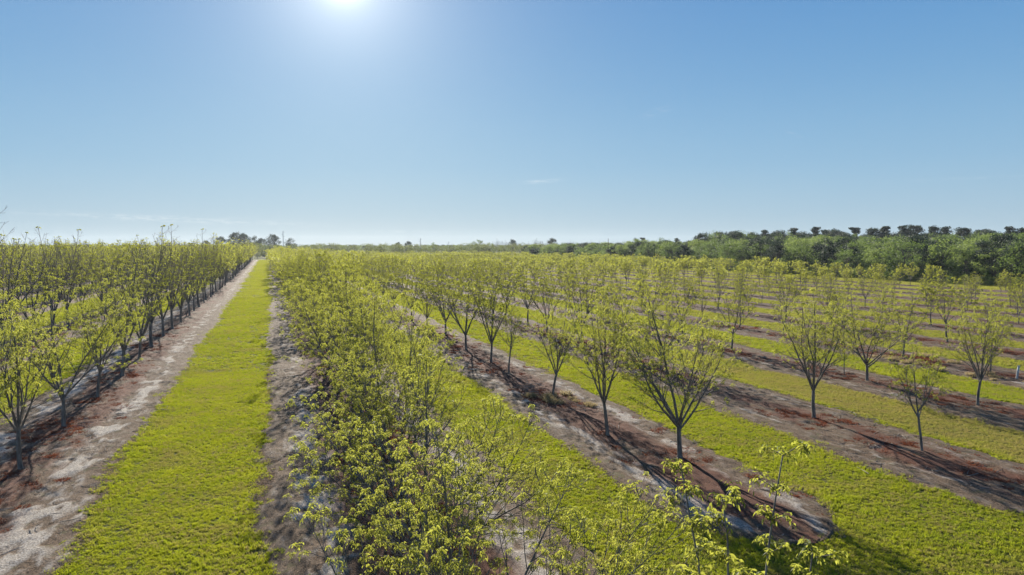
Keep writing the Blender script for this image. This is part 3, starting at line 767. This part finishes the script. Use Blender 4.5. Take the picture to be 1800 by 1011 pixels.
# front edge of the wood along the right side of the orchard, D = 150
s = 2.0; n_w = 0
while s < 400:
    D = 153 + rnd.uniform(-3, 4); X, Y = W(D, s)
    if abs(X) < .80 * Y + 6:
        p_ = rnd.random(); h = (rnd.uniform(7.4, 10.4) if s < 130 else rnd.uniform(7.0, 10.2)) - 1.2 * (s > 260)
        if p_ < .5: plant('broadleaf_tree', rnd.choice(OAK), X, Y, h, 'mid green broadleaf tree at the edge of the wood behind the orchard', 'tree', 'broadleaf trees along the wood edge', rnd.uniform(.9, 1.25))
        elif p_ < .85: plant('pale_tree', rnd.choice(PALE), X, Y, h, 'pale spring green tree at the edge of the wood behind the orchard', 'tree', 'pale trees along the wood edge', rnd.uniform(.9, 1.3))
        else: plant('evergreen_tree', rnd.choice(DOAK), X, Y, h * .9, 'dark dense evergreen tree at the edge of the wood behind the orchard', 'tree', 'dark evergreens along the wood edge', .8)
        n_w += 1
    s += rnd.uniform(3.6, 5.6) if s < 150 else rnd.uniform(5, 8)
# the depth of the wood: one mass
P = []; S_ = []; I = []
src = OAK + PALE + DOAK
pr = []
for (tm, cm_, H) in src: pr.append((proto('wood_crown', cm_), H))
rg = random.Random(8)
for _ in range(1500):
    D = rg.uniform(157, 330); s = rg.uniform(-20, 440); X, Y = W(D, s)
    if Y < 20 or abs(X) > .80 * Y + 8 : continue
    k = rg.randrange(len(src)) if rg.random() < .8 else rg.randrange(8, 11)
    h = rg.uniform(6.8, 11.2) + min(2.0, (D - 157) * .02) - 1.5 * (s > 300); q = h / pr[k][1]
    if k >= 8: q *= .95
    P.append((X, Y, 0)); S_.append((q * 1.15, q * 1.15, q)); I.append(k)
scatter('wood', P, np.random.default_rng(6).random(len(P)) * 6.28, np.array(S_), I, [p_[0] for p_ in pr], kind='stuff',
        label='deep mixed wood behind the right side of the orchard', category='wood')
# low brush at the wood's foot
P = []; S_ = []; I = []
for _ in range(260):
    s = rg.uniform(0, 400); X, Y = W(148.5 + rg.uniform(-1.5, 2.5), s); k = rg.randrange(8); P.append((X, Y, -.3)); q = rg.uniform(.18, .36); S_.append((q, q, q)); I.append(k)
scatter('brush', P, np.random.default_rng(7).random(len(P)) * 6.28, np.array(S_), I, [p_[0] for p_ in pr[:8]], kind='stuff', label='low green brush along the foot of the wood', category='brush')

PXS = [1798, 1775, 1725, 1692, 1657, 1638, 1605, 1586, 1553, 1533, 1502, 1452, 1432, 1395, 1345, 1278, 1262, 1190, 1130]
ORDW = ['first', 'second', 'third', 'fourth', 'fifth', 'sixth', 'seventh', 'eighth', 'ninth', 'tenth', 'eleventh', 'twelfth', 'thirteenth', 'fourteenth', 'fifteenth', 'sixteenth', 'seventeenth', 'eighteenth', 'nineteenth']
def PL(px): return 'tall dark pine above the wood, %s from the right on the skyline' % ORDW[PXS.index(px)]
# tall pines and dark oaks on the skyline (bearing in photograph pixels, distance)
for px, z, h in ((1262, 430, 16.5), (1278, 425, 14.5), (1345, 400, 17), (1395, 370, 17.5), (1432, 360, 18.0), (1452, 365, 17.0), (1502, 350, 17.4), (1533, 340, 16.6), (1553, 345, 17.8), (1586, 350, 18.2),
                 (1605, 352, 18.4), (1638, 340, 17.6), (1657, 345, 17.6), (1692, 330, 16.6), (1725, 340, 16), (1775, 330, 17.2), (1798, 325, 16.6), (1130, 560, 14.4), (1190, 520, 13.6)):
    X, Y = spot(px, z)
    plant('pine_tree', PINE[rnd.randrange(7)], X, Y, h, PL(px), 'pine tree', 'tall pines above the wood', 1.4)
for px, z, h in ((1300, 380, 14.2), (1325, 380, 14.6), (1370, 360, 15.6), (1412, 350, 14.8), (1470, 345, 15.4), (1660, 330, 14.0), (1708, 320, 14), (1750, 320, 13.6), (1790, 310, 14)):
    X, Y = spot(px, z)
    plant('oak_tree', rnd.choice(DOAK if px < 1480 else OAK), X, Y, h, 'rounded oak rising out of the wood below the skyline pines', 'tree', 'rounded oaks in the wood', 1.0)

P = []; S_ = []; I = []
for px in np.arange(1235, 1850, 9.0):
    z = rg.uniform(300, 400); X, Y = spot(px, z); k = 8 + rg.randrange(3) if rg.random() < .7 else rg.randrange(4); q = rg.uniform(12.5, 16.4) * (z / 380) ** .6 / pr[k][1]
    P.append((X, Y, 0)); S_.append((q * 1.0, q * 1.0, q)); I.append(k)
scatter('pine_wood', P, np.random.default_rng(16).random(len(P)) * 6.28, np.array(S_), I, [p_[0] for p_ in pr], kind='stuff', label='dark mixed canopy under the tall pines deep in the wood', category='wood')
# clump of big trees beyond the end of the lane
for (px, z, h, q) in ((362, 640, 13.0, 0), (388, 640, 17.0, 1), (401, 650, 14.5, 2), (415, 600, 20.0, 0), (430, 610, 19.5, 1), (446, 620, 17.0, 2), (460, 600, 15.0, 1), (480, 590, 18.0, 0), (512, 600, 15.0, 2), (470, 560, 9, 2)):
    X, Y = spot(px, z); lb = {415: 'tallest dark tree of the clump left of the lane end', 480: 'dark tree rising just right of the lane end beside the steel pole', 512: 'rounded dark tree right of the steel pole on the horizon',
                              388: 'spreading bluish tree on the left side of the far clump'}.get(px, 'dark bluish tree in the far clump behind the end of the grass lane')
    plant('oak_tree', DOAK[q], X, Y, h * .93, lb, 'tree', 'dark trees beyond the end of the lane', .95)
X, Y = spot(469, 452); plant('evergreen_shrub', DOAK[1], X, Y, 5.2, 'low dark evergreen standing across the far end of the grass lane', 'shrub', None, 1.6)
# rounded trees closing the far end of the orchard
k_ = 0
for row in range(2):
    px = 452 if row == 0 else 380
    while px < 985:
        z = 446 + row * 60 + rnd.uniform(-4, 4)
        if not (461 < px < 478):
            X, Y = spot(px, z); lb = 'rounded olive green tree in the line closing the far end of the orchard'
            if row == 0 and px > 470:
                kk_ = globals().get('kr', 0); kr = kk_ + 1
                if kk_ < 19: lb = 'rounded olive green tree closing the orchard, %s to the right of the lane end' % ORDW[kk_]
            if k_ == 0: lb = 'rounded olive green tree closing the left side of the grass lane end'
            plant('rounded_tree', OLIV[rnd.randrange(3)], X, Y, rnd.uniform(8.4, 9.9), lb, 'tree', 'rounded trees closing the orchard', 1.05 if px < 540 else 1.35)
            k_ += 1
        px += 27 if px < 540 else rnd.uniform(20, 30)
# far trees on the horizon in the middle
for (px, z, h, kind) in ((830, 600, 11.2, 'o'), (842, 600, 13.0, 'o'), (862, 620, 10.6, 'o'), (876, 620, 15.5, 'b'), (888, 620, 14.5, 'b'), (901, 560, 12.4, 'd'), (916, 620, 13, 'b'), (930, 620, 13.0, 'b'),
                         (946, 600, 16.0, 'b'), (957, 600, 14.6, 'b'), (971, 560, 13.6, 'd'), (1003, 600, 14.2, 'b'), (1022, 600, 13.0, 'b'), (1038, 600, 14.5, 'b'), (1052, 620, 14.0, 'b'), (1076, 620, 14, 'b'),
                         (1095, 600, 13.8, 'b'), (1118, 600, 13.8, 'd'), (1145, 600, 13.0, 'b'), (1160, 600, 12.6, 'b'), (700, 640, 10.6, 'd'), (718, 640, 11.6, 'd'), (760, 640, 11, 'o')):
    X, Y = spot(px, z)
    if kind == 'b': plant('bare_tree', rnd.choice(BARE), X, Y, h, 'bare grey tree standing on the middle of the horizon', 'tree', 'bare trees on the horizon', 1.0)
    elif kind == 'o': plant('broadleaf_tree', rnd.choice(OAK), X, Y, h, 'green tree on the horizon left of the bare trees', 'tree', 'green trees on the horizon', 1.0)
    else: plant('oak_tree', rnd.choice(DOAK), X, Y, h, 'dark rounded tree among the bare trees on the horizon', 'tree', 'dark rounded trees on the horizon', .8)
# distant low treeline right round the horizon
P = []; S_ = []; I = []
for k in range(2200):
    a = rg.uniform(-62, 62); dist = rg.uniform(900, 1500); P.append((dist * math.sin(R(a)), dist * math.cos(R(a)), -1.0)); kk = rg.randrange(len(pr)); q = rg.uniform(7.6, 9.6) / pr[kk][1]; S_.append((1.3 * q, 1.3 * q, q)); I.append(kk)
scatter('distant_treeline', P, np.random.default_rng(9).random(len(P)) * 6.28, np.array(S_), I, [p_[0] for p_ in pr], kind='stuff', label='low distant tree line along the horizon', category='treeline')

# ------------------------------------------------------------------ poles and post
M_STEEL = plain('galvanised_steel', (.30, .31, .32), (.40, .41, .42), 2, .5)
M_POLE = plain('creosoted_pole', (.07, .045, .03), (.13, .085, .06), 2, .8, (1, 1, .1))
M_WHITE = plain('white_plastic', (.42, .41, .39), (.55, .54, .51), 3, .5)
M_INS = plain('insulator_glaze', (.20, .19, .19), (.28, .27, .27), 3, .3)
def cyl(name, z0, z1, r0, r1, m_, parent, sides=10, off=(0, 0)):
    t_ = Tubes(); zs = np.linspace(z0, z1, 5); t_.add(np.stack([np.full(5, off[0]), np.full(5, off[1]), zs], 1), np.linspace(r0, r1, 5), sides)
    return obj(name, t_.mesh(name, m_), parent)
def bar(name, a, b, r, m_, parent, sides=4):
    t_ = Tubes(); t_.add(np.array([a, (np.array(a) + np.array(b)) / 2, b], float), np.full(3, r), sides); return obj(name, t_.mesh(name, m_, False), parent)
def power_pole(px, z, h, steel, label):
    X, Y = spot(px, z); g_ = thing('utility_pole', (X, Y, 0), label, 'utility pole', 'utility poles on the horizon')
    m_ = M_STEEL if steel else M_POLE
    cyl('pole_shaft', 0, h, .32 if steel else .19, .17 if steel else .12, m_, g_)
    if steel:
        for q, dz in enumerate((.9, 2.6, 4.3)):
            sg = -1 if q % 2 else 1
            bar('insulator', (sg * .15, 0, h - dz), (sg * 1.35, 0, h - dz + .15), .12, M_INS, g_)
    else:
        bar('crossarm', (-1.5, .18, h * .80), (1.5, .18, h * .80), .09, m_, g_)
        for xx in (-1.35, 0, 1.35): bar('insulator', (xx, .18, h * .80 + .05), (xx, .18, h * .80 + .38), .07, M_INS, g_)
power_pole(498, 520, 19.4, True, 'tall pale steel utility pole just right of the lane end')
power_pole(739, 600, 14.6, True, 'short steel utility pole on the horizon, third from the right')
power_pole(788, 600, 11.4, True, 'lowest steel utility pole barely above the crowns at the horizon')
power_pole(1069, 330, 12.0, False, 'brown wooden utility pole with crossarm before the wood')
X, Y = W(46.7, 31.2)
mp = thing('marker_post', (X, Y, 0), 'slim white marker post standing in dry weeds near the right edge', 'post', rz=.2)
mp.rotation_euler = (0.05, .08, .2)
t_ = Tubes(); t_.add(np.array([[0, 0, 0], [0, 0, .5], [0, 0, .92]]), np.array([.07, .07, .07]), 8); obj('post_shaft', t_.mesh('post_shaft', M_WHITE), mp)
t_ = Tubes(); t_.add(np.array([[0, 0, .922], [0, 0, .95], [0, 0, .985]]), np.array([.085, .085, .05]), 8); obj('post_cap', t_.mesh('post_cap', M_WHITE), mp)

# ------------------------------------------------------------------ haze
HAZE = 0.00008
if HAZE:
    bx = np.array([[x, y, z] for z in (-1.5, 30) for x, y in ((-1900, -60), (1900, -60), (1900, 1800), (-1900, 1800))])
    me = fast_mesh('haze', bx, [np.array([[3, 2, 1, 0], [4, 5, 6, 7], [0, 1, 5, 4], [1, 2, 6, 5], [2, 3, 7, 6], [3, 0, 4, 7]])], [])
    hz = obj('haze', me, kind='stuff')
    m_, t = mat('haze_air'); v = t.n('ShaderNodeVolumePrincipled'); v.inputs['Color'].default_value = (.82, .90, 1, 1); v.inputs['Density'].default_value = HAZE; v.inputs['Anisotropy'].default_value = .35
    o = t.n('ShaderNodeOutputMaterial'); t.t.links.new(v.outputs[0], o.inputs['Volume']); me.materials.append(m_)
